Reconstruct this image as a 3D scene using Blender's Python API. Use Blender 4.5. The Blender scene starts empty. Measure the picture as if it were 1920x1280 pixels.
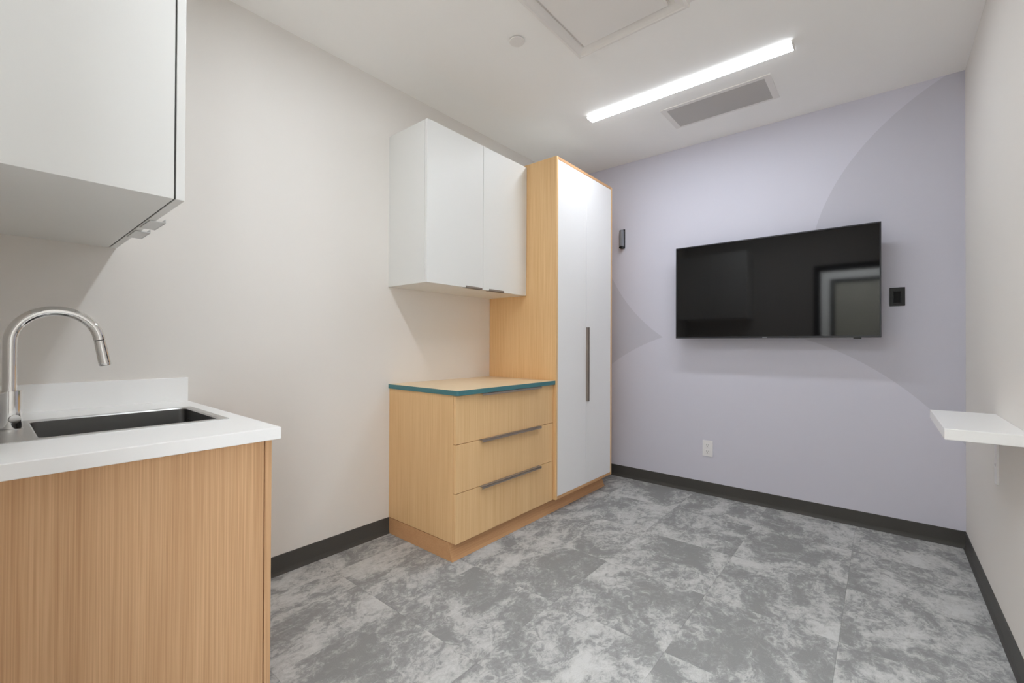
import bpy, bmesh, math, random
from mathutils import Vector, Matrix

# ---------------------------------------------------------------- scene, camera, world, exposure
sc = bpy.context.scene
COL = sc.collection
sc.view_settings.view_transform = 'Standard'
sc.view_settings.look = 'None'
sc.view_settings.gamma = 1.0
sc.view_settings.use_curve_mapping = False
sc.view_settings.exposure = 0.18
sc.cycles.max_bounces = 20
sc.cycles.diffuse_bounces = 16
sc.cycles.glossy_bounces = 6
sc.cycles.caustics_reflective = False
LAMP = 41.0          # emission of the two linear ceiling lamps
HALL = 50.0          # emission of the hallway ceiling panel
AMBIENT = 7.0       # world fill light added at the open hallway ends, enters by the doorway

cam = bpy.data.cameras.new('camera')
co = bpy.data.objects.new('camera', cam)
COL.objects.link(co)
sc.camera = co
cam.sensor_width = 36.0
cam.lens = 831.67 / 1920 * 36.0
cam.clip_start = 0.01
yaw, pitch, roll = 0.6953, 0.0061, 0.0041
s_, c_ = math.sin(yaw), math.cos(yaw)
h = Vector((-s_, c_, 0)); zz = Vector((0, 0, 1)); r0 = Vector((c_, s_, 0))
F = math.cos(pitch) * h + math.sin(pitch) * zz
u0 = -math.sin(pitch) * h + math.cos(pitch) * zz
R = math.cos(roll) * r0 + math.sin(roll) * u0
U = -math.sin(roll) * r0 + math.cos(roll) * u0
m = Matrix.Identity(4)
for i in range(3):
    m[i][0] = R[i]; m[i][1] = U[i]; m[i][2] = -F[i]
m[0][3], m[1][3], m[2][3] = 2.334, 0.0, 1.164
co.matrix_world = m

w = bpy.data.worlds.new('world'); sc.world = w
w.use_nodes = True
w.node_tree.nodes['Background'].inputs[0].default_value = (0.92, 0.96, 1.0, 1)
w.node_tree.nodes['Background'].inputs[1].default_value = AMBIENT

# room dimensions (metres)
W, D, H = 2.704, 3.637, 2.76
YR = -0.055          # room face of the wall behind the camera
HALL_Y = -1.70       # far wall of the hallway

# ---------------------------------------------------------------- materials
def lin(c):
    return tuple(((v / 255) / 12.92 if v / 255 <= 0.04045 else ((v / 255 + 0.055) / 1.055) ** 2.4) for v in c) + (1,)

def new_mat(name, rgb=(200, 200, 200), rough=0.6, metal=0.0, spec=0.5):
    m = bpy.data.materials.new(name); m.use_nodes = True
    b = m.node_tree.nodes['Principled BSDF']
    b.inputs['Base Color'].default_value = lin(rgb)
    b.inputs['Roughness'].default_value = rough
    b.inputs['Metallic'].default_value = metal
    b.inputs['Specular IOR Level'].default_value = spec
    return m, m.node_tree, b

def N(nt, t, **kw):
    n = nt.nodes.new(t)
    for k, v in kw.items():
        if k in n.inputs: n.inputs[k].default_value = v
        else: setattr(n, k, v)
    return n

def paint(name, rgb, bump=0.08, rough=0.75):
    m, nt, b = new_mat(name, rgb, rough, spec=0.25)
    tc = N(nt, 'ShaderNodeTexCoord')
    n1 = N(nt, 'ShaderNodeTexNoise', Scale=160.0, Detail=3.0)
    n2 = N(nt, 'ShaderNodeTexNoise', Scale=1.6, Detail=2.0)
    nt.links.new(tc.outputs['Object'], n1.inputs['Vector']); nt.links.new(tc.outputs['Object'], n2.inputs['Vector'])
    bp = N(nt, 'ShaderNodeBump', Strength=bump, Distance=0.001)
    nt.links.new(n1.outputs['Fac'], bp.inputs['Height']); nt.links.new(bp.outputs['Normal'], b.inputs['Normal'])
    mx = N(nt, 'ShaderNodeMixRGB'); mx.blend_type = 'MIX'
    c = lin(rgb); mx.inputs[1].default_value = c
    mx.inputs[2].default_value = (c[0] * 0.97, c[1] * 0.97, c[2] * 0.965, 1)
    nt.links.new(n2.outputs['Fac'], mx.inputs[0]); nt.links.new(mx.outputs[0], b.inputs['Base Color'])
    return m

def wood(name, dark, light, axis=2, rough=0.5, fine=230.0):
    """rift-cut veneer: fine streaks running along one axis"""
    m, nt, b = new_mat(name, light, rough, spec=0.3)
    tc = N(nt, 'ShaderNodeTexCoord')
    def streak(sc_a, sc_l, det):
        mp = N(nt, 'ShaderNodeMapping')
        v = [sc_a] * 3; v[axis] = sc_l
        mp.inputs['Scale'].default_value = v
        nt.links.new(tc.outputs['Object'], mp.inputs['Vector'])
        n = N(nt, 'ShaderNodeTexNoise', Scale=1.0, Detail=det, Roughness=0.6)
        nt.links.new(mp.outputs[0], n.inputs['Vector'])
        return n
    a = streak(fine, 2.2, 3.0); c = streak(26.0, 0.7, 2.0)
    mul = N(nt, 'ShaderNodeMath', operation='MULTIPLY'); mul.inputs[1].default_value = 0.75
    mul2 = N(nt, 'ShaderNodeMath', operation='MULTIPLY'); mul2.inputs[1].default_value = 0.25
    add = N(nt, 'ShaderNodeMath', operation='ADD')
    nt.links.new(a.outputs['Fac'], mul.inputs[0]); nt.links.new(c.outputs['Fac'], mul2.inputs[0])
    nt.links.new(mul.outputs[0], add.inputs[0]); nt.links.new(mul2.outputs[0], add.inputs[1])
    cr = N(nt, 'ShaderNodeValToRGB')
    cr.color_ramp.elements[0].position = 0.33; cr.color_ramp.elements[0].color = lin(dark)
    cr.color_ramp.elements[1].position = 0.66; cr.color_ramp.elements[1].color = lin(light)
    nt.links.new(add.outputs[0], cr.inputs[0]); nt.links.new(cr.outputs[0], b.inputs['Base Color'])
    bp = N(nt, 'ShaderNodeBump', Strength=0.06, Distance=0.0006)
    nt.links.new(a.outputs['Fac'], bp.inputs['Height']); nt.links.new(bp.outputs['Normal'], b.inputs['Normal'])
    return m

def laminate(name, rgb, rough=0.45, spec=0.4):
    m, nt, b = new_mat(name, rgb, rough, spec=spec)
    tc = N(nt, 'ShaderNodeTexCoord')
    n1 = N(nt, 'ShaderNodeTexNoise', Scale=400.0, Detail=2.0)
    nt.links.new(tc.outputs['Object'], n1.inputs['Vector'])
    bp = N(nt, 'ShaderNodeBump', Strength=0.03, Distance=0.0004)
    nt.links.new(n1.outputs['Fac'], bp.inputs['Height']); nt.links.new(bp.outputs['Normal'], b.inputs['Normal'])
    return m

def brushed(name, rgb, rough, axis=1):
    m, nt, b = new_mat(name, rgb, rough, metal=1.0)
    tc = N(nt, 'ShaderNodeTexCoord'); mp = N(nt, 'ShaderNodeMapping')
    v = [300.0] * 3; v[axis] = 6.0
    mp.inputs['Scale'].default_value = v
    n1 = N(nt, 'ShaderNodeTexNoise', Scale=1.0, Detail=2.0)
    nt.links.new(tc.outputs['Object'], mp.inputs['Vector']); nt.links.new(mp.outputs[0], n1.inputs['Vector'])
    mr = N(nt, 'ShaderNodeMapRange'); mr.inputs['To Min'].default_value = rough * 0.7; mr.inputs['To Max'].default_value = rough * 1.3
    nt.links.new(n1.outputs['Fac'], mr.inputs['Value']); nt.links.new(mr.outputs[0], b.inputs['Roughness'])
    return m

def emitter(name, strength, rgb=(255, 255, 255)):
    m = bpy.data.materials.new(name); m.use_nodes = True
    nt = m.node_tree; nt.nodes.clear()
    e = nt.nodes.new('ShaderNodeEmission'); o = nt.nodes.new('ShaderNodeOutputMaterial')
    e.inputs[0].default_value = lin(rgb); e.inputs[1].default_value = strength
    nt.links.new(e.outputs[0], o.inputs[0])
    return m

M = {}
M['wall'] = paint('wall_paint_white', (228, 224, 219))
M['ceiling'] = paint('ceiling_paint', (249, 247, 244), 0.05)
M['wood'] = wood('oak_veneer', (222, 180, 128), (239, 203, 153))
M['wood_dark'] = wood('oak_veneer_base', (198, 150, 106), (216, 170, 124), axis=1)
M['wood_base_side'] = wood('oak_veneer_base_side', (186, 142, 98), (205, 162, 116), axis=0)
M['wood_top'] = wood('oak_laminate_top', (226, 200, 164), (236, 214, 180), axis=1, rough=0.35)
M['wood_near'] = wood('oak_veneer_sink_unit', (190, 147, 106), (219, 179, 137), fine=300.0)
M['white_lam'] = laminate('white_laminate', (226, 226, 223), 0.42, 0.4)
M['tall_white'] = laminate('white_door_laminate', (243, 242, 242), 0.42, 0.4)
M['white_solid'] = laminate('white_solid_surface', (244, 244, 243), 0.3, 0.5)
M['teal'] = laminate('teal_edge_band', (72, 124, 130), 0.4)
M['bronze'] = laminate('dark_bronze_pull', (136, 124, 115), 0.42, 0.5)
M['gap'] = new_mat('shadow_gap_core', (74, 72, 70), 0.9)[0]
M['base'] = laminate('charcoal_rubber_base', (76, 74, 71), 0.5, 0.3)
M['chrome'] = new_mat('polished_chrome', (222, 221, 219), 0.08, 1.0)[0]
M['steel'] = brushed('brushed_stainless', (205, 205, 204), 0.36, 1)
M['bowl_steel'] = brushed('satin_stainless_bowl', (128, 127, 126), 0.35, 2)
M['black_plastic'] = new_mat('black_plastic', (14, 14, 15), 0.35, spec=0.35)[0]
M['bezel'] = new_mat('tv_bezel', (34, 35, 42), 0.3)[0]
M['black_hole'] = new_mat('black_recess', (6, 6, 6), 0.8)[0]
M['white_plastic'] = new_mat('white_plastic', (238, 237, 238), 0.35)[0]
M['ceiling_metal'] = new_mat('white_enamel', (232, 228, 224), 0.5)[0]
M['slot'] = new_mat('outlet_slot', (90, 88, 88), 0.6)[0]
M['sensor'] = new_mat('grey_sensor_plastic', (128, 130, 136), 0.28)[0]
M['black_frame'] = new_mat('black_door_frame', (24, 24, 25), 0.45)[0]
M['door_leaf'] = laminate('grey_door_leaf', (160, 157, 145), 0.5)
M['hall_wall'] = paint('hall_wall_paint', (225, 224, 222))
M['lamp'] = emitter('lamp_diffuser', LAMP, (241, 248, 255))
M['lamp_near'] = emitter('lamp_diffuser_near', LAMP * 1.3, (241, 248, 255))
M['lamp_side'] = emitter('lamp_diffuser_side', LAMP * 0.12, (241, 248, 255))
M['hall_lamp'] = emitter('hall_lamp_diffuser', HALL, (241, 248, 255))

# tv screen: glossy black glass
m_, nt_, b_ = new_mat('tv_screen_glass', (9, 9, 10), 0.05, spec=0.40); M['screen'] = m_

# perforated ceiling grille face
def perforated():
    m, nt, b = new_mat('perforated_grille', (150, 147, 143), 0.6)
    tc = N(nt, 'ShaderNodeTexCoord'); v = N(nt, 'ShaderNodeTexVoronoi', Scale=170.0)
    try: v.inputs['Randomness'].default_value = 0.0
    except Exception: pass
    cr = N(nt, 'ShaderNodeValToRGB')
    cr.color_ramp.elements[0].position = 0.36; cr.color_ramp.elements[0].color = lin((118, 116, 113))
    cr.color_ramp.elements[1].position = 0.44; cr.color_ramp.elements[1].color = lin((188, 184, 180))
    nt.links.new(tc.outputs['Object'], v.inputs['Vector']); nt.links.new(v.outputs['Distance'], cr.inputs[0])
    nt.links.new(cr.outputs[0], b.inputs['Base Color'])
    return m
M['grille'] = perforated()

# carpet tile: mottled two-tone greys, every tile cut from another part of the pattern
def carpet():
    m, nt, b = new_mat('carpet_tile_pile', (150, 150, 148), 0.95, spec=0.1)
    tc = N(nt, 'ShaderNodeTexCoord'); oi = N(nt, 'ShaderNodeObjectInfo')
    sc1 = N(nt, 'ShaderNodeVectorMath', operation='SCALE'); sc1.inputs['Scale'].default_value = 7.31
    nt.links.new(oi.outputs['Location'], sc1.inputs[0])
    add = N(nt, 'ShaderNodeVectorMath', operation='ADD')
    nt.links.new(tc.outputs['Object'], add.inputs[0]); nt.links.new(sc1.outputs[0], add.inputs[1])
    mp = N(nt, 'ShaderNodeMapping'); mp.inputs['Scale'].default_value = (1.0, 0.72, 1.0)
    nt.links.new(add.outputs[0], mp.inputs['Vector'])
    big = N(nt, 'ShaderNodeTexNoise', Scale=4.2, Detail=10.0, Roughness=0.70, Distortion=0.5)
    mid = N(nt, 'ShaderNodeTexNoise', Scale=30.0, Detail=6.0, Roughness=0.75, Distortion=1.2)
    fine = N(nt, 'ShaderNodeTexNoise', Scale=420.0, Detail=2.0)
    for n in (big, mid, fine): nt.links.new(mp.outputs[0], n.inputs['Vector'])
    mm = N(nt, 'ShaderNodeMath', operation='MULTIPLY_ADD'); mm.inputs[1].default_value = 0.55; 
    nt.links.new(mid.outputs['Fac'], mm.inputs[0]); nt.links.new(big.outputs['Fac'], mm.inputs[2])
    cr = N(nt, 'ShaderNodeValToRGB')
    e = cr.color_ramp.elements
    e[0].position = 0.68; e[0].color = lin((144, 144, 143))
    e[1].position = 0.92; e[1].color = lin((201, 201, 199))
    k = cr.color_ramp.elements.new(0.755); k.color = lin((158, 158, 157))
    k = cr.color_ramp.elements.new(0.815); k.color = lin((184, 184, 182))
    nt.links.new(mm.outputs[0], cr.inputs[0])
    mx = N(nt, 'ShaderNodeMixRGB'); mx.blend_type = 'MULTIPLY'; mx.inputs[0].default_value = 0.35
    fr = N(nt, 'ShaderNodeMapRange'); fr.inputs['From Min'].default_value = 0.3; fr.inputs['From Max'].default_value = 0.7
    fr.inputs['To Min'].default_value = 0.7; fr.inputs['To Max'].default_value = 1.1
    nt.links.new(fine.outputs['Fac'], fr.inputs['Value'])
    nt.links.new(cr.outputs[0], mx.inputs[1]); nt.links.new(fr.outputs[0], mx.inputs[2])
    nt.links.new(mx.outputs[0], b.inputs['Base Color'])
    bp = N(nt, 'ShaderNodeBump', Strength=0.5, Distance=0.002)
    nt.links.new(fine.outputs['Fac'], bp.inputs['Height']); nt.links.new(bp.outputs['Normal'], b.inputs['Normal'])
    return m
M['carpet'] = carpet()
M['floor'] = new_mat('floor_adhesive', (140, 139, 137), 0.95)[0]

# lavender accent wall with three painted tone-on-tone discs (flat paint)
def mural():
    m, nt, b = new_mat('accent_wall_paint', (200, 198, 208), 0.75, spec=0.25)
    g = N(nt, 'ShaderNodeNewGeometry'); sep = N(nt, 'ShaderNodeSeparateXYZ')
    nt.links.new(g.outputs['Position'], sep.inputs[0])
    def inside(cx, cz, r):
        dx = N(nt, 'ShaderNodeMath', operation='SUBTRACT'); dx.inputs[1].default_value = cx; nt.links.new(sep.outputs['X'], dx.inputs[0])
        dz = N(nt, 'ShaderNodeMath', operation='SUBTRACT'); dz.inputs[1].default_value = cz; nt.links.new(sep.outputs['Z'], dz.inputs[0])
        x2 = N(nt, 'ShaderNodeMath', operation='MULTIPLY'); nt.links.new(dx.outputs[0], x2.inputs[0]); nt.links.new(dx.outputs[0], x2.inputs[1])
        z2 = N(nt, 'ShaderNodeMath', operation='MULTIPLY_ADD'); nt.links.new(dz.outputs[0], z2.inputs[0]); nt.links.new(dz.outputs[0], z2.inputs[1]); nt.links.new(x2.outputs[0], z2.inputs[2])
        lt = N(nt, 'ShaderNodeMath', operation='LESS_THAN'); lt.inputs[1].default_value = r * r; nt.links.new(z2.outputs[0], lt.inputs[0])
        return lt.outputs[0]
    def op(o, a, bb):
        n = N(nt, 'ShaderNodeMath', operation=o)
        for i, v in enumerate((a, bb)):
            if isinstance(v, (int, float)): n.inputs[i].default_value = v
            else: nt.links.new(v, n.inputs[i])
        return n.outputs[0]
    A = inside(3.204, 1.645, 1.256)                                   # darker disc, right
    B = op('MAXIMUM', inside(0.791, -1.20, 2.528), inside(1.399, -0.259, 1.557))   # light sweep, bottom
    C = inside(1.683, 2.342, 1.343)                                   # light disc, upper middle
    left = op('LESS_THAN', sep.outputs['X'], 1.0)
    darkL = op('MULTIPLY', op('MULTIPLY', left, op('SUBTRACT', 1.0, C)), op('SUBTRACT', 1.0, inside(1.399, -0.259, 1.557)))
    lower = op('LESS_THAN', sep.outputs['Z'], 1.78)
    darkL = op('MULTIPLY', darkL, lower)
    darkR = op('MULTIPLY', op('SUBTRACT', 1.0, B), op('MAXIMUM', A, op('MULTIPLY', op('LESS_THAN', sep.outputs['Z'], 1.25), op('GREATER_THAN', sep.outputs['X'], 1.45))))
    d = op('MAXIMUM', darkL, darkR)
    mx = N(nt, 'ShaderNodeMixRGB'); mx.inputs[1].default_value = lin((213, 212, 224)); mx.inputs[2].default_value = lin((200, 199, 210))
    nt.links.new(d, mx.inputs[0]); nt.links.new(mx.outputs[0], b.inputs['Base Color'])
    n1 = N(nt, 'ShaderNodeTexNoise', Scale=160.0, Detail=3.0); nt.links.new(g.outputs['Position'], n1.inputs['Vector'])
    bp = N(nt, 'ShaderNodeBump', Strength=0.08, Distance=0.001)
    nt.links.new(n1.outputs['Fac'], bp.inputs['Height']); nt.links.new(bp.outputs['Normal'], b.inputs['Normal'])
    return m
M['mural'] = mural()

# ---------------------------------------------------------------- building helpers
def wloc(o):
    v = Vector((0, 0, 0))
    while o is not None:
        v += o.location; o = o.parent
    return v

def thing(name, loc, label, cat, group=None):
    o = bpy.data.objects.new(name, None); COL.objects.link(o)
    o.location = loc; o.empty_display_size = 0.1
    o['label'] = label; o['category'] = cat
    if group: o['group'] = group
    return o

def bm_box(bm, x0, x1, y0, y1, z0, z1, bev=0.0, seg=2):
    before = set(bm.verts)
    r = bmesh.ops.create_cube(bm, size=1.0)
    vs = r['verts']
    for v in vs:
        v.co = Vector(((x0 + x1) / 2 + v.co.x * (x1 - x0), (y0 + y1) / 2 + v.co.y * (y1 - y0), (z0 + z1) / 2 + v.co.z * (z1 - z0)))
    if bev > 0:
        es = list({e for v in vs for e in v.link_edges})
        bmesh.ops.bevel(bm, geom=es, offset=min(bev, (x1 - x0) * .45, (y1 - y0) * .45, (z1 - z0) * .45), segments=seg, profile=0.5, affect='EDGES')
    return bm

def bm_prism(bm, pts, axis, a0, a1, bev=0.0):
    """polygon (list of 2-D points) extruded along an axis: 0 -> pts are (y,z), 1 -> (x,z), 2 -> (x,y)"""
    def P(p, a):
        if axis == 0: return (a, p[0], p[1])
        if axis == 1: return (p[0], a, p[1])
        return (p[0], p[1], a)
    lo = [bm.verts.new(P(p, a0)) for p in pts]; hi = [bm.verts.new(P(p, a1)) for p in pts]
    n = len(pts)
    fs = [bm.faces.new(lo[::-1]), bm.faces.new(hi)]
    for i in range(n):
        fs.append(bm.faces.new((lo[i], lo[(i + 1) % n], hi[(i + 1) % n], hi[i])))
    bmesh.ops.recalc_face_normals(bm, faces=bm.faces)
    if bev > 0:
        es = list({e for f in fs for e in f.edges})
        bmesh.ops.bevel(bm, geom=es, offset=bev, segments=2, profile=0.5, affect='EDGES')
    return bm

def bm_cyl(bm, p0, p1, r0, r1=None, seg=40):
    p0, p1 = Vector(p0), Vector(p1); r1 = r0 if r1 is None else r1
    d = (p1 - p0).normalized()
    a = d.orthogonal().normalized(); b = d.cross(a)
    lo, hi = [], []
    for i in range(seg):
        t = 2 * math.pi * i / seg
        o = a * math.cos(t) + b * math.sin(t)
        lo.append(bm.verts.new(p0 + o * r0)); hi.append(bm.verts.new(p1 + o * r1))
    f0 = bm.faces.new(lo[::-1]); f1 = bm.faces.new(hi)
    for i in range(seg):
        bm.faces.new((lo[i], lo[(i + 1) % seg], hi[(i + 1) % seg], hi[i])).smooth = True
    bmesh.ops.recalc_face_normals(bm, faces=bm.faces)
    return f0, f1

def bm_tube(bm, path, r, seg=28):
    rings = []
    n = len(path); path = [Vector(p) for p in path]
    up = Vector((1, 0, 0))
    for i, p in enumerate(path):
        t = (path[min(i + 1, n - 1)] - path[max(i - 1, 0)]).normalized()
        a = up - t * up.dot(t); a.normalize(); b = t.cross(a)
        rr = r[i] if isinstance(r, (list, tuple)) else r
        rings.append([bm.verts.new(p + (a * math.cos(2 * math.pi * k / seg) + b * math.sin(2 * math.pi * k / seg)) * rr) for k in range(seg)])
    for A, B in zip(rings, rings[1:]):
        for k in range(seg):
            bm.faces.new((A[k], A[(k + 1) % seg], B[(k + 1) % seg], B[k])).smooth = True
    bm.faces.new(rings[0][::-1]); bm.faces.new(rings[-1])
    bmesh.ops.recalc_face_normals(bm, faces=bm.faces)

def mk(name, bm, mat, parent=None, origin=None, **props):
    """bm is in world coordinates; becomes one mesh object"""
    if parent is not None and origin is None: origin = wloc(parent)
    origin = Vector(origin) if origin is not None else Vector((0, 0, 0))
    bmesh.ops.translate(bm, verts=bm.verts, vec=-origin)
    bm.normal_update()
    for e in bm.edges:
        if len(e.link_faces) == 2 and e.calc_face_angle(0) > 0.6: e.smooth = False
    me = bpy.data.meshes.new(name); bm.to_mesh(me); bm.free()
    mats = mat if isinstance(mat, (list, tuple)) else [mat]
    for x in mats: me.materials.append(x)
    o = bpy.data.objects.new(name, me); COL.objects.link(o)
    if parent is not None:
        o.parent = parent; o.location = origin - wloc(parent)
    else: o.location = origin
    for k, v in props.items(): o[k] = v
    return o

def box(name, mat, parent, x0, x1, y0, y1, z0, z1, bev=0.0015, **props):
    bm = bmesh.new(); bm_box(bm, x0, x1, y0, y1, z0, z1, bev)
    if parent is None: props.setdefault('kind', 'structure')
    return mk(name, bm, mat, parent, origin=None if parent is not None else ((x0 + x1) / 2, (y0 + y1) / 2, z0), **props)

# ---------------------------------------------------------------- room shell
T = 0.12
box('wall_left', M['wall'], None, -T, 0, YR - 0.15, D + T, 0, H, 0)
box('wall_back', M['mural'], None, 0, W, D, D + T, 0, H, 0)
box('wall_right', M['wall'], None, W, W + T, YR - 0.15, D + T, 0, H, 0)
# ceiling slab with a shallow pocket where the cassette sits
bm = bmesh.new()
hx0, hx1, hy0, hy1 = 1.085, 1.633, 1.520, 2.069
bm_box(bm, -T, hx0, YR - 0.15, D + T, H, H + 0.1); bm_box(bm, hx1, W + T, YR - 0.15, D + T, H, H + 0.1)
bm_box(bm, hx0, hx1, YR - 0.15, hy0, H, H + 0.1); bm_box(bm, hx0, hx1, hy1, D + T, H, H + 0.1)
bm_box(bm, hx0 - 0.02, hx1 + 0.02, hy0 - 0.02, hy1 + 0.02, H + 0.1, H + 0.12)
mk('ceiling', bm, M['ceiling'], None, origin=(0, 0, H), kind='structure')
# wall behind the camera, with the doorway the photograph is taken from (seen in the television)
DX0, DX1, DZ = 1.70, 2.60, 2.15
bm = bmesh.new()
bm_prism(bm, [(0, 0), (DX0, 0), (DX0, DZ), (DX1, DZ), (DX1, 0), (W, 0), (W, H), (0, H)], 1, YR - 0.15, YR)
mk('wall_front', bm, M['wall'], None, origin=(0, YR, 0), kind='structure')
d1 = mk('door_1', bm_prism(bmesh.new(), [(DX0 - 0.06, 0), (DX0 + 0.012, 0), (DX0 + 0.012, DZ - 0.012), (DX1 - 0.012, DZ - 0.012), (DX1 - 0.012, 0),
     (DX1 + 0.06, 0), (DX1 + 0.06, DZ + 0.06), (DX0 - 0.06, DZ + 0.06)], 1, YR, YR + 0.008, 0.001), M['black_frame'], None, origin=(DX0, YR, 0), kind='structure')
mk('jamb', bm_prism(bmesh.new(), [(DX0, 0), (DX0 + 0.012, 0), (DX0 + 0.012, DZ - 0.012), (DX1 - 0.012, DZ - 0.012), (DX1 - 0.012, 0),
     (DX1, 0), (DX1, DZ), (DX0, DZ)], 1, YR - 0.15, YR), M['black_frame'], d1)
# hallway beyond the doorway
box('wall_hallway', M['hall_wall'], None, -1.2, 4.2, HALL_Y - 0.1, HALL_Y, 0, 2.75, 0)
box('ceiling_hallway', M['ceiling'], None, -1.2, 4.2, HALL_Y, YR - 0.15, 2.65, 2.75, 0)
bm = bmesh.new(); bm_box(bm, -1.2, -T, YR - 0.25, YR - 0.15, 0, 2.65); bm_box(bm, W + T, 4.2, YR - 0.25, YR - 0.15, 0, 2.65)
mk('wall_hallway_near', bm, M['hall_wall'], None, kind='structure')
d2 = mk('door_2', bm_prism(bmesh.new(), [(1.70, 0), (1.76, 0), (1.76, 2.16), (2.66, 2.16), (2.66, 0), (2.72, 0), (2.72, 2.22), (1.70, 2.22)], 1, HALL_Y, HALL_Y + 0.03, 0.001),
        M['black_frame'], None, origin=(1.7, HALL_Y, 0), kind='structure')
box('door_leaf', M['door_leaf'], d2, 1.76, 2.66, HALL_Y, HALL_Y + 0.012, 0.0, 2.16)

# floor slab and 50 cm carpet tiles
fl = box('floor', M['floor'], None, -1.2, 4.2, HALL_Y, D + T, -0.1, -0.004, 0)
fl.location.z = -0.1
gx = [0.0] + [0.19 + 0.503 * k for k in range(5)] + [W]
gy = [YR - 0.15 + 0.001] + [0.17 + 0.5 * k for k in range(7)] + [D]
for i in range(len(gx) - 1):
    for j in range(len(gy) - 1):
        x0, x1, y0, y1 = gx[i], gx[i + 1], gy[j], gy[j + 1]
        if j == len(gy) - 2 and False: continue
        bm = bmesh.new(); bm_box(bm, x0 + .0002, x1 - .0002, y0 + .0002, y1 - .0002, -0.004, 0.0, 0.0005, 1)
        mk('carpet_tile', bm, M['carpet'], fl, origin=((x0 + x1) / 2 + 0.0, (y0 + y1) / 2, 0))
for i in range(11):
    for j in range(3):
        x0, x1 = -1.2 + i * 0.49, -1.2 + (i + 1) * 0.49; y0, y1 = HALL_Y + j * 0.498, HALL_Y + (j + 1) * 0.498
        bm = bmesh.new(); bm_box(bm, x0 + .0002, x1 - .0002, y0 + .0002, y1 - .0002, -0.004, 0.0, 0.0005, 1)
        mk('carpet_tile', bm, M['carpet'], fl, origin=((x0 + x1) / 2, (y0 + y1) / 2, 0))

# baseboards: rubber cove base with a small toe
BH = 0.098
def cove(t=0.004, toe=0.012):
    return [(0, 0), (toe, 0), (toe * 0.8, 0.004), (t + 0.002, 0.014), (t, 0.024), (t, BH - 0.002), (t - 0.002, BH), (0, BH)]
bm = bmesh.new(); bm_prism(bm, [(p[0], p[1]) for p in cove()], 1, 0.55, 1.618)
mk('baseboard_left', bm, M['base'], None, origin=(0, 0.55, 0), kind='structure')
bm = bmesh.new(); bm_prism(bm, [(D - p[0], p[1]) for p in cove()], 0, 0.0, W)
mk('baseboard_back', bm, M['base'], None, origin=(0, D, 0), kind='structure')
bm = bmesh.new(); bm_prism(bm, [(W - p[0], p[1]) for p in cove()], 1, YR + 0.009, D - 0.013)
mk('baseboard_right', bm, M['base'], None, origin=(W, YR, 0), kind='structure')

# ---------------------------------------------------------------- ceiling things
def lamp(y0, y1, label, gain_mat='lamp'):
    x0, x1, z0 = 0.757, 1.973, 2.738
    t = thing('linear_ceiling_lamp', ((x0 + x1) / 2, (y0 + y1) / 2, H), label, 'ceiling light', 'slim linear lamps on the ceiling')
    box('housing', M['ceiling_metal'], t, x0 - 0.006, x1 + 0.006, y0 + 0.006, y1 - 0.006, z0 + 0.012, H, 0.002)
    df = box('diffuser', [M[gain_mat], M['lamp_side']], t, x0, x1, y0, y1, z0, z0 + 0.012, 0.002)
    for f in df.data.polygons:
        if f.normal.z > -0.5: f.material_index = 1
    for a, b in ((x0 - 0.006, x0), (x1, x1 + 0.006)):
        box('end_cap', M['ceiling_metal'], t, a, b, y0, y1, z0, z0 + 0.014, 0.001)
    return t
lamp(2.698, 2.772, 'lit white linear ceiling lamp between the ceiling cassette and the grey vent')
lamp(0.83, 0.904, 'lit linear ceiling lamp near the doorway, above the camera', 'lamp_near')
# hallway light panel
t = thing('hallway_ceiling_panel', (2.0, -0.9, 2.65), 'square lit panel lamp in the hallway ceiling beyond the doorway', 'ceiling light')
box('frame', M['ceiling_metal'], t, 1.4, 2.6, -1.2, -0.6, 2.63, 2.65)
box('diffuser', M['hall_lamp'], t, 1.43, 2.57, -1.17, -0.63, 2.62, 2.631, 0)

# return vent
t = thing('ceiling_vent', (1.5, 3.12, H), 'white framed ceiling vent with grey perforated face, beside the linear lamp', 'vent')
vx0, vx1, vy0, vy1 = 1.206, 1.795, 2.990, 3.262
bm = bmesh.new()
fo, z0 = 0.036, H - 0.004
for a in ((vx0 - fo, vx1 + fo, vy0 - fo * .8, vy0), (vx0 - fo, vx1 + fo, vy1, vy1 + fo * .5), (vx0 - fo, vx0, vy0, vy1), (vx1, vx1 + fo, vy0, vy1)):
    bm_box(bm, a[0], a[1], a[2], a[3], z0, H, 0)
mk('frame', bm, M['ceiling_metal'], t)
box('perforated_face', M['grille'], t, vx0, vx1, vy0, vy1, H - 0.0035, H, 0)

# sprinkler cover
t = thing('sprinkler_cover', (0.862, 1.795, H), 'small round white sprinkler cover plate on the ceiling', 'sprinkler')
bm = bmesh.new(); bm_cyl(bm, (0.862, 1.795, H), (0.862, 1.795, H - 0.006), 0.030)
mk('collar', bm, M['gap'], t)
bm = bmesh.new(); bm_cyl(bm, (0.862, 1.795, H - 0.006), (0.862, 1.795, H - 0.010), 0.041, 0.039)
mk('cover_plate', bm, M['ceiling_metal'], t)

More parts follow.
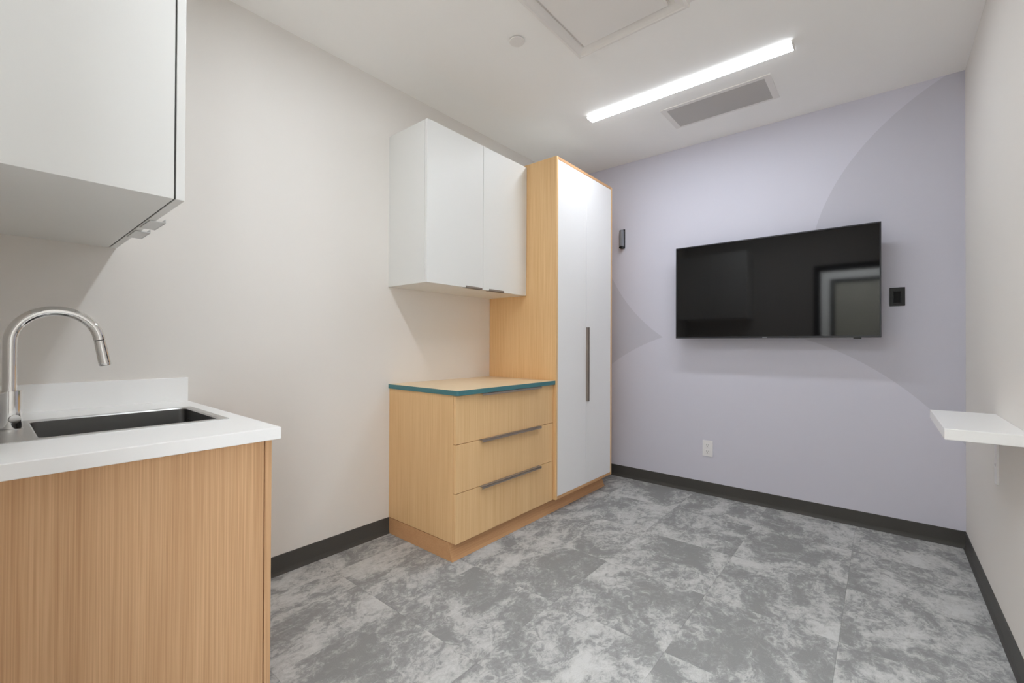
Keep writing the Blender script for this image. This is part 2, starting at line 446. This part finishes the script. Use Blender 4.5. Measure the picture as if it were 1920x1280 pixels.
# ceiling cassette air conditioner
ax0, ax1, ay0, ay1 = 1.065, 1.653, 1.500, 2.089
cz = 2.722
t = thing('ceiling_cassette', ((ax0 + ax1) / 2, (ay0 + ay1) / 2, H), 'large square white ceiling cassette air conditioner at the top edge', 'air conditioner')
def ring(bm, o, zo, i, zi, flip=False):
    """square ring between two rectangles o, i = (x0,x1,y0,y1)"""
    A = [bm.verts.new(p) for p in ((o[0], o[2], zo), (o[1], o[2], zo), (o[1], o[3], zo), (o[0], o[3], zo))]
    B = [bm.verts.new(p) for p in ((i[0], i[2], zi), (i[1], i[2], zi), (i[1], i[3], zi), (i[0], i[3], zi))]
    for k in range(4):
        bm.faces.new((A[k], A[(k + 1) % 4], B[(k + 1) % 4], B[k]))
def grow(r, d): return (r[0] - d, r[1] + d, r[2] - d, r[3] + d)
R0 = (ax0, ax1, ay0, ay1)
bm = bmesh.new()
ring(bm, R0, H, R0, cz + 0.003); ring(bm, R0, cz + 0.003, grow(R0, -0.003), cz)
ring(bm, grow(R0, -0.003), cz, grow(R0, -0.014), cz); ring(bm, grow(R0, -0.014), cz, grow(R0, -0.018), cz + 0.004)
ring(bm, grow(R0, -0.018), cz + 0.004, grow(R0, -0.05), cz + 0.018); ring(bm, grow(R0, -0.05), cz + 0.018, grow(R0, -0.085), cz + 0.085)
bmesh.ops.remove_doubles(bm, verts=bm.verts, dist=1e-5); bmesh.ops.recalc_face_normals(bm, faces=bm.faces)
mk('fascia', bm, M['ceiling_metal'], t)
box('flange', M['ceiling_metal'], t, ax0 - 0.012, ax1 + 0.022, ay0 - 0.012, ay1 + 0.014, H - 0.004, H, 0.001)
Rp = grow(R0, -0.073)
box('intake_panel', M['ceiling_metal'], t, Rp[0], Rp[1], Rp[2], Rp[3], cz + 0.0, cz + 0.014, 0.003)
def louver(pts):
    bm = bmesh.new()
    v = [bm.verts.new(p) for p in pts]; f = bm.faces.new(v)
    r = bmesh.ops.extrude_face_region(bm, geom=[f])
    bmesh.ops.translate(bm, verts=[e for e in r['geom'] if isinstance(e, bmesh.types.BMVert)], vec=(0, 0, 0.003))
    bmesh.ops.recalc_face_normals(bm, faces=bm.faces)
    mk('louver', bm, M['ceiling_metal'], t)
a, b, c2 = 0.022, 0.066, 0.075
za, zb = cz + 0.0045, cz + 0.030
louver([(ax0 + c2, ay1 - a, za), (ax1 - c2, ay1 - a, za), (ax1 - c2, ay1 - b, zb), (ax0 + c2, ay1 - b, zb)])
louver([(ax0 + c2, ay0 + a, za), (ax1 - c2, ay0 + a, za), (ax1 - c2, ay0 + b, zb), (ax0 + c2, ay0 + b, zb)])
louver([(ax0 + a, ay0 + c2, za), (ax0 + a, ay1 - c2, za), (ax0 + b, ay1 - c2, zb), (ax0 + b, ay0 + c2, zb)])
louver([(ax1 - a, ay0 + c2, za), (ax1 - a, ay1 - c2, za), (ax1 - b, ay1 - c2, zb), (ax1 - b, ay0 + c2, zb)])

# ---------------------------------------------------------------- far run of cabinets on the left wall
YA, YB, YC = 1.608, 2.524, 3.334
def pull(name, parent, y0, y1, x_face, z_edge, up=True, depth=0.030, lip=0.012):
    """L-shaped edge pull on a front facing +x; lies on a horizontal door / drawer edge"""
    t_ = 0.0025; sgn = 1 if up else -1
    bm = bmesh.new()
    za = z_edge; zb = z_edge + sgn * t_
    bm_box(bm, x_face - 0.016, x_face + depth, y0, y1, min(za, zb), max(za, zb), 0.0006, 1)
    l0 = zb; l1 = zb - sgn * lip
    bm_box(bm, x_face + depth - 0.003, x_face + depth, y0, y1, min(l0, l1), max(l0, l1), 0.0006, 1)
    return mk(name, bm, M['bronze'], parent)

# wall cabinet
t = thing('wall_cabinet', (0, (YA + YB) / 2, 1.513), 'white two-door wall cabinet beside the tall oak cabinet', 'cabinet')
z0, z1, xf = 1.513, 2.439, 0.364
box('body', M['white_lam'], t, 0.0, xf - 0.023, YA, YB - 0.001, z0, z1, 0.001)
box('core', M['gap'], t, 0.1, xf - 0.0198, YA + 0.010, YB - 0.004, z0 + 0.004, z1 - 0.004, 0)
ym = 2.068
for y0, y1, h0, h1 in ((YA, ym - 0.0013, 1.905, 2.050), (ym + 0.0013, YB - 0.003, 2.116, 2.262)):
    d = box('door', M['white_lam'], t, xf - 0.0195, xf, y0, y1, z0, z1, 0.0012)
    bm = bmesh.new()
    bm_box(bm, xf - 0.018, xf + 0.012, h0, h1, z0 - 0.0028, z0 - 0.0002, 0.0005, 1)
    bm_box(bm, xf + 0.0095, xf + 0.012, h0, h1, z0 - 0.0028, z0 + 0.010, 0.0005, 1)
    mk('handle', bm, M['bronze'], d)

# tall cabinet
t = thing('tall_cabinet', (0, (YB + YC) / 2, 0.1), 'tall oak storage cabinet with two white doors standing in the corner', 'cabinet')
z0, z1, xf = 0.100, 2.459, 0.623
FR = 0.019
bm = bmesh.new(); bm_box(bm, 0.0015, xf, YB, YB + FR, z0, z1, 0.0008, 1)
mk('side_panel', bm, M['wood'], t)
bm = bmesh.new(); bm_box(bm, 0.0015, xf, YC - FR, YC, z0, z1, 0.0008, 1)
mk('side_panel', bm, M['wood'], t)
box('top_panel', M['wood_dark'], t, 0.0015, xf, YB + FR, YC - FR, z1 - FR, z1, 0.0008)
box('bottom_panel', M['wood_dark'], t, 0.0015, xf, YB + FR, YC - FR, z0, z0 + FR, 0.0008)
box('added_bounce_sheet', M['white_lam'], t, 0.001, xf - 0.02, YB + 0.001, YC - 0.001, z1, z1 + 0.002, 0)  # unseen white sheet, added to keep orange bounce off the ceiling
box('core', M['gap'], t, 0.002, xf - 0.024, YB + FR, YC - FR, z0 + FR, z1 - FR, 0)
ym = 2.926; g = 0.0015
for k, (y0, y1) in enumerate(((YB + FR + g, ym - 0.0016), (ym + 0.0016, YC - FR - g))):
    d = box('door', M['tall_white'], t, xf - 0.022, xf - 0.001, y0, y1, z0 + FR + g, z1 - FR - g, 0.0012)
    if k == 1:
        bm = bmesh.new()
        bm_box(bm, xf - 0.012, xf + 0.020, ym - 0.0008, ym + 0.0016, 0.737, 1.293, 0.0004, 1)
        bm_box(bm, xf + 0.0175, xf + 0.020, ym - 0.0008, ym + 0.016, 0.737, 1.293, 0.0004, 1)
        mk('handle', bm, M['bronze'], d, label='long dark bronze edge pull')

# drawer base unit
t = thing('drawer_unit', (0, (YA + YB) / 2, 0), 'low oak drawer unit with three wide drawers under the teal-edged top', 'cabinet')
Y0 = 1.618
box('side_panel', M['wood'], t, 0.0015, 0.577, Y0, Y0 + 0.019, 0.100, 0.889, 0.0008)
box('core', M['gap'], t, 0.02, 0.5785, Y0 + 0.019, YB - 0.001, 0.102, 0.888, 0)
zs = [(0.100, 0.3645), (0.3675, 0.6255), (0.6285, 0.886)]
for a, b in zs:
    d = box('drawer', M['wood'], t, 0.5795, 0.600, Y0 + 0.0005, YB - 0.004, a, b, 0.0012)
    pull('handle', d, 1.800, 2.360, 0.600, b, True, 0.023, 0.013)
# worktop: oak laminate with teal edge band and rounded front corner
def rounded_top(z0, z1, x1, y0, y1, r, seg=8):
    pts = [(0, y0)]
    for k in range(seg + 1):
        a = -math.pi / 2 + (math.pi / 2) * k / seg
        pts.append((x1 - r + r * math.cos(a), y0 + r + r * math.sin(a)))
    pts.append((x1, y1)); pts.append((0, y1))
    return pts
tt = thing('worktop', (0, (YA + YB) / 2, 0.889), 'light oak laminate worktop with teal edge on the drawer unit', 'worktop')
pts = rounded_top(0, 0, 0.6165, 1.612, YB - 0.0008, 0.022)
mk('edge_band', bm_prism(bmesh.new(), pts, 2, 0.8892, 0.9152), M['teal'], tt, label='teal edge band')
ins = rounded_top(0, 0, 0.6155, 1.613, YB - 0.0008, 0.021)
mk('top_surface', bm_prism(bmesh.new(), ins, 2, 0.9152, 0.9162), M['wood_top'], tt)

# plinth below both units: cove profile at the front
t = thing('plinth', (0, 2.46, 0), 'oak-coloured plinth running under the drawer unit and tall cabinet', 'plinth')
prof = [(0.0, 0.0), (0.576, 0.0), (0.572, 0.010), (0.566, 0.025), (0.558, 0.045), (0.549, 0.068), (0.544, 0.0965), (0.0, 0.0965)]
mk('toe_board', bm_prism(bmesh.new(), prof, 1, 1.6192, 3.305), M['wood_dark'], t)

# ---------------------------------------------------------------- near sink unit (left foreground)
# base cabinet: doors face +y, its end panel faces the camera
CX = 0.922; CYF = 0.565
t = thing('sink_cabinet', (CX / 2, 0.25, 0), 'oak sink base cabinet in the left foreground under the white counter', 'cabinet')
zt = 0.878
bm = bmesh.new(); bm_box(bm, CX - 0.019, CX, YR + 0.001, CYF - 0.0215, 0.0, zt - 0.0005, 0.0008, 1)
mk('end_panel', bm, M['wood_near'], t)
box('body', M['gap'], t, 0.002, CX - 0.019, YR + 0.001, CYF - 0.023, 0.10, 0.70, 0)
box('top_rail', M['gap'], t, 0.002, CX - 0.019, CYF - 0.06, CYF - 0.023, 0.70, zt - 0.001, 0)
box('toe_board', M['wood_dark'], t, 0.002, CX - 0.019, CYF - 0.09, CYF - 0.075, 0.0, 0.10, 0.0008)
for x0, x1, a in ((0.003, 0.4600, 0.30), (0.4625, CX, 0.48)):
    d = box('door', M['wood_near'], t, x0, x1, CYF - 0.0185, CYF, 0.10, zt - 0.004, 0.001)
    bm = bmesh.new()
    bm_box(bm, a, a + 0.145, CYF - 0.014, CYF + 0.012, zt - 0.0038, zt - 0.0014, 0.0005, 1)
    bm_box(bm, a, a + 0.145, CYF + 0.0095, CYF + 0.012, zt - 0.014, zt - 0.0014, 0.0005, 1)
    mk('handle', bm, M['bronze'], d)

# counter slab with a cut-out for the sink, splashes
SX0, SX1, SY0, SY1 = 0.252, 0.684, -0.022, 0.530       # outer rim of the sink
BX0, BX1, BY0, BY1 = 0.278, 0.655, 0.100, 0.506         # bowl opening
CZ0, CZ1 = 0.8785, 0.914
t = thing('sink_counter', (0.476, 0.26, CZ0), 'thick white counter with low backsplash around the stainless sink', 'worktop')
bm = bmesh.new()
o = (0.0, 0.952, YR + 0.0005, 0.580); i = (BX0 - 0.004, BX1 + 0.004, BY0 - 0.004, BY1 + 0.004)
for z, in ((CZ1,), (CZ0,)):
    pass
ring(bm, o, CZ1, i, CZ1); ring(bm, o, CZ0, i, CZ0); ring(bm, o, CZ0, o, CZ1); ring(bm, i, CZ0, i, CZ1)
bmesh.ops.remove_doubles(bm, verts=bm.verts, dist=1e-6); bmesh.ops.recalc_face_normals(bm, faces=bm.faces)
es = [e for e in bm.edges if all(abs(v.co.x - o[1]) < 1e-6 or abs(v.co.y - o[3]) < 1e-6 for v in e.verts)
      and len(e.link_faces) == 2 and e.calc_face_angle(0) > 1.0]
bmesh.ops.bevel(bm, geom=es, offset=0.0018, segments=2, profile=0.5, affect='EDGES')
mk('slab', bm, M['white_solid'], t)
box('side_splash', M['white_solid'], t, 0.0, 0.019, YR + 0.019, 0.580, CZ1, 1.014, 0.0012)
box('rear_splash', M['white_solid'], t, 0.0, 0.952, YR + 0.0005, YR + 0.019, CZ1, 1.014, 0.0012)

# sink
t = thing('sink', ((SX0 + SX1) / 2, (SY0 + SY1) / 2, CZ1), 'rectangular stainless steel drop-in sink in the white counter', 'sink')
def rrect(x0, x1, y0, y1, r, z, seg=7):
    P = []
    for cx, cy, a0 in ((x1 - r, y1 - r, 0), (x0 + r, y1 - r, 90), (x0 + r, y0 + r, 180), (x1 - r, y0 + r, 270)):
        for k in range(seg + 1):
            a = math.radians(a0 + 90 * k / seg)
            P.append((cx + r * math.cos(a), cy + r * math.sin(a), z))
    return P
def loft(bm, loops, cap_last=False, smooth=True):
    L = [[bm.verts.new(p) for p in lp] for lp in loops]
    n = len(L[0])
    for A, B in zip(L, L[1:]):
        for k in range(n):
            f = bm.faces.new((A[k], A[(k + 1) % n], B[(k + 1) % n], B[k])); f.smooth = smooth
    if cap_last: bm.faces.new(L[-1])
    bmesh.ops.recalc_face_normals(bm, faces=bm.faces)
bm = bmesh.new()
loft(bm, [rrect(SX0, SX1, SY0, SY1, 0.012, CZ1), rrect(SX0 + .001, SX1 - .001, SY0 + .001, SY1 - .001, 0.012, CZ1 + 0.0022),
          rrect(BX0 - .004, BX1 + .004, BY0 - .004, BY1 + .004, 0.022, CZ1 + 0.0022),
          rrect(BX0, BX1, BY0, BY1, 0.020, CZ1 - 0.002)], smooth=False)
mk('rim', bm, M['steel'], t)
bm = bmesh.new()
loft(bm, [rrect(BX0, BX1, BY0, BY1, 0.020, CZ1 - 0.002), rrect(BX0 + .002, BX1 - .002, BY0 + .002, BY1 - .002, 0.020, 0.775),
          rrect(BX0 + .006, BX1 - .006, BY0 + .006, BY1 - .006, 0.022, 0.755), rrect(BX0 + .02, BX1 - .02, BY0 + .02, BY1 - .02, 0.03, 0.748)], cap_last=True)
mk('bowl', bm, M['bowl_steel'], t)
cx, cy = (BX0 + BX1) / 2, (BY0 + BY1) / 2
bm = bmesh.new(); bm_cyl(bm, (cx, cy, 0.748), (cx, cy, 0.7515), 0.045); mk('drain', bm, M['chrome'], t)

# faucet
FX, FY = 0.44, 0.0535
fz = CZ1 + 0.0022
t = thing('faucet', (FX, FY, fz), 'chrome gooseneck faucet with pull-down spray head at the sink', 'faucet')
bm = bmesh.new(); bm_cyl(bm, (FX, FY, fz), (FX, FY, fz + 0.004), 0.0265); mk('base_ring', bm, M['chrome'], t)
bm = bmesh.new(); bm_cyl(bm, (FX, FY, fz + 0.0045), (FX, FY, 1.026), 0.0245)
mk('body', bm, M['chrome'], t)
path = [(FX, FY, 1.026), (FX, FY, 1.08), (FX, FY, 1.12)]
Rr = 0.0935; cyy, czz = FY + Rr, 1.164
path.append((FX, FY, 1.15))
for k in range(0, 41):
    a = math.radians(180 - 170 * k / 40)
    path.append((FX, cyy + Rr * math.cos(a), czz + Rr * math.sin(a)))
e = Vector(path[-1]); a = math.radians(10); dvec = Vector((0, math.sin(a), -math.cos(a)))
path.append(tuple(e + dvec * 0.008))
bm = bmesh.new(); bm_tube(bm, path, 0.0145); mk('spout', bm, M['chrome'], t)
e = Vector(path[-1])
bm = bmesh.new(); bm_cyl(bm, e, e + dvec * 0.0022, 0.0120); mk('joint_ring', bm, M['gap'], t)
bm = bmesh.new(); bm_tube(bm, [e + dvec * 0.0022, e + dvec * 0.03, e + dvec * 0.072, e + dvec * 0.080, e + dvec * 0.082], [0.0138, 0.0146, 0.0152, 0.0150, 0.0138]); mk('spray_head', bm, M['chrome'], t)
# round valve cap on the side of the body
hx = Vector((0.93, 0.37, 0)).normalized()
p = Vector((FX, FY, 0.948))
bm = bmesh.new(); bm_cyl(bm, p + hx * 0.015, p + hx * 0.0285, 0.0120, 0.0120); mk('valve_cap', bm, M['chrome'], t)

# near wall cabinet (doors face +y, end panel faces the camera)
t = thing('overhead_cabinet', (0.46, 0.14, 1.537), 'large white wall cabinet in the top left corner above the sink', 'cabinet')
z0, z1 = 1.5375, 2.45; NY = 0.343
box('body', M['white_lam'], t, 0.0, 0.922, YR + 0.0005, NY - 0.0235, z0, z1, 0.001)
box('core', M['gap'], t, 0.01, 0.9195, NY - 0.0235, NY - 0.020, z0 + 0.0025, z1 - 0.003, 0)
for x0, x1, a0, a1 in ((0.001, 0.4597, 0.300, 0.432), (0.4623, 0.922, 0.492, 0.624)):
    d = box('door', M['white_lam'], t, x0, x1, NY - 0.0195, NY, z0, z1, 0.0012)
    bm = bmesh.new()
    bm_box(bm, a0, a1, NY - 0.016, NY + 0.024, z0 - 0.0030, z0 - 0.0003, 0.0005, 1)
    bm_box(bm, a0, a1, NY + 0.0215, NY + 0.024, z0 - 0.0030, z0 + 0.009, 0.0005, 1)
    mk('handle', bm, M['steel'], d, label='brushed metal tab pull')

# ---------------------------------------------------------------- back wall things
# television
TY = D - 0.135
tx0, tx1, tz0, tz1 = 1.090, 2.331, 1.214, 1.920
t = thing('television', ((tx0 + tx1) / 2, TY, tz0), 'large black flat screen television mounted on the lavender wall', 'television')
bm = bmesh.new(); bm_box(bm, tx0, tx1, TY, TY + 0.030, tz0, tz1, 0.003, 2)
bm_box(bm, tx0 + 0.10, tx1 - 0.10, TY + 0.028, TY + 0.062, tz0 + 0.05, tz1 - 0.16, 0.012, 3)
mk('cabinet_back', bm, M['bezel'], t)
bz = 0.008
bm = bmesh.new()
for q in ((tx0, tx1, tz0, tz0 + 0.013), (tx0, tx1, tz1 - bz, tz1), (tx0, tx0 + bz, tz0 + 0.013, tz1 - bz), (tx1 - bz, tx1, tz0 + 0.013, tz1 - bz)):
    bm_box(bm, q[0], q[1], TY - 0.0035, TY + 0.001, q[2], q[3], 0.001, 1)
mk('bezel', bm, M['bezel'], t)
box('screen', M['screen'], t, tx0 + bz, tx1 - bz, TY - 0.0015, TY, tz0 + 0.013, tz1 - bz, 0)
xc = (tx0 + tx1) / 2
box('badge', M['sensor'], t, xc - 0.018, xc + 0.010, TY - 0.005, TY - 0.001, tz0 + 0.0005, tz0 + 0.008, 0.001, label='small grey badge')
box('infrared_receiver', M['black_plastic'], t, 2.196, 2.236, TY - 0.003, TY + 0.015, tz0 - 0.007, tz0 + 0.001, 0.001)
bm = bmesh.new()
bm_box(bm, xc - 0.22, xc + 0.22, D - 0.012, D - 0.001, 1.42, 1.70, 0.001, 1)
bm_box(bm, xc - 0.17, xc - 0.14, TY + 0.060, D - 0.010, 1.38, 1.72, 0.001, 1); bm_box(bm, xc + 0.14, xc + 0.17, TY + 0.060, D - 0.010, 1.38, 1.72, 0.001, 1)
mk('wall_bracket', bm, M['black_plastic'], t)

# black wall plate with a hooded opening
t = thing('cable_plate', (2.407, D, 1.467), 'small black wall plate to the right of the television', 'wall plate')
px0, px1, pz0, pz1 = 2.370, 2.443, 1.410, 1.525
bm = bmesh.new(); bm_box(bm, px0, px1, D - 0.006, D, pz0, pz1, 0.0015, 2); mk('plate', bm, M['black_plastic'], t)
bm = bmesh.new()
for q in ((px0 + .016, px1 - .016, pz1 - .028, pz1 - .018), (px0 + .016, px0 + .022, pz0 + .02, pz1 - .028), (px1 - .022, px1 - .016, pz0 + .02, pz1 - .028), (px0 + .016, px1 - .016, pz0 + .016, pz0 + .022)):
    bm_box(bm, q[0], q[1], D - 0.014, D - 0.005, q[2], q[3], 0.001, 1)
mk('hood', bm, M['black_plastic'], t)
box('opening', M['black_hole'], t, px0 + .022, px1 - .022, D - 0.0066, D - 0.005, pz0 + .022, pz1 - .028, 0)

# duplex outlet
t = thing('power_outlet', (1.29, D, 0.36), 'white duplex power outlet low on the lavender wall below the television', 'outlet')
qx0, qx1, qz0, qz1 = 1.253, 1.329, 0.298, 0.421
box('plate', M['white_plastic'], t, qx0, qx1, D - 0.006, D, qz0, qz1, 0.002)
for zc in (0.384, 0.335):
    bm = bmesh.new(); bm_box(bm, 1.274, 1.308, D - 0.0085, D - 0.005, zc - 0.0165, zc + 0.0165, 0.004, 3)
    r_ = mk('receptacle', bm, M['white_plastic'], t)
    bm = bmesh.new()
    bm_box(bm, 1.2835, 1.2855, D - 0.0090, D - 0.0080, zc - 0.002, zc + 0.009, 0); bm_box(bm, 1.2955, 1.2975, D - 0.0090, D - 0.0080, zc - 0.001, zc + 0.008, 0)
    bm_cyl(bm, (1.2905, D - 0.0090, zc - 0.009), (1.2905, D - 0.0080, zc - 0.009), 0.0026, seg=12)
    mk('slots', bm, M['slot'], r_)
bm = bmesh.new(); bm_cyl(bm, (1.291, D - 0.0072, 0.3595), (1.291, D - 0.005, 0.3595), 0.003, seg=14); mk('screw', bm, M['white_plastic'], t)

# wall sensor beside the tall cabinet
t = thing('motion_sensor', (0.575, D, 2.09), 'small rounded grey sensor on the lavender wall beside the tall cabinet', 'sensor')
bm = bmesh.new(); bm_box(bm, 0.558, 0.594, D - 0.052, D - 0.006, 2.022, 2.172, 0.012, 4)
for f in bm.faces: f.smooth = True
mk('housing', bm, M['sensor'], t)
bm = bmesh.new(); bm_box(bm, 0.556, 0.596, D - 0.008, D, 2.012, 2.180, 0.003, 2); mk('back_plate', bm, M['black_plastic'], t)
box('lower_cap', M['black_plastic'], t, 0.560, 0.592, D - 0.048, D - 0.008, 2.010, 2.024, 0.002)

# ---------------------------------------------------------------- wall shelf on the right
t = thing('wall_shelf', (W, 2.45, 0.86), 'thick white shelf fixed to the right wall', 'shelf')
box('board', M['white_solid'], t, 2.500, W, 2.152, 2.753, 0.8385, 0.877, 0.0025)
bm = bmesh.new()
bm_box(bm, W - 0.008, W, 2.690, 2.735, 0.592, 0.838, 0.001, 1)
bm_box(bm, W - 0.15, W - 0.008, 2.690, 2.735, 0.832, 0.838, 0.001, 1)
br = mk('bracket', bm, M['white_plastic'], t)
bm = bmesh.new(); bm_cyl(bm, (W - 0.0085, 2.712, 0.67), (W - 0.0100, 2.712, 0.67), 0.006, seg=14); mk('screw', bm, M['steel'], br)
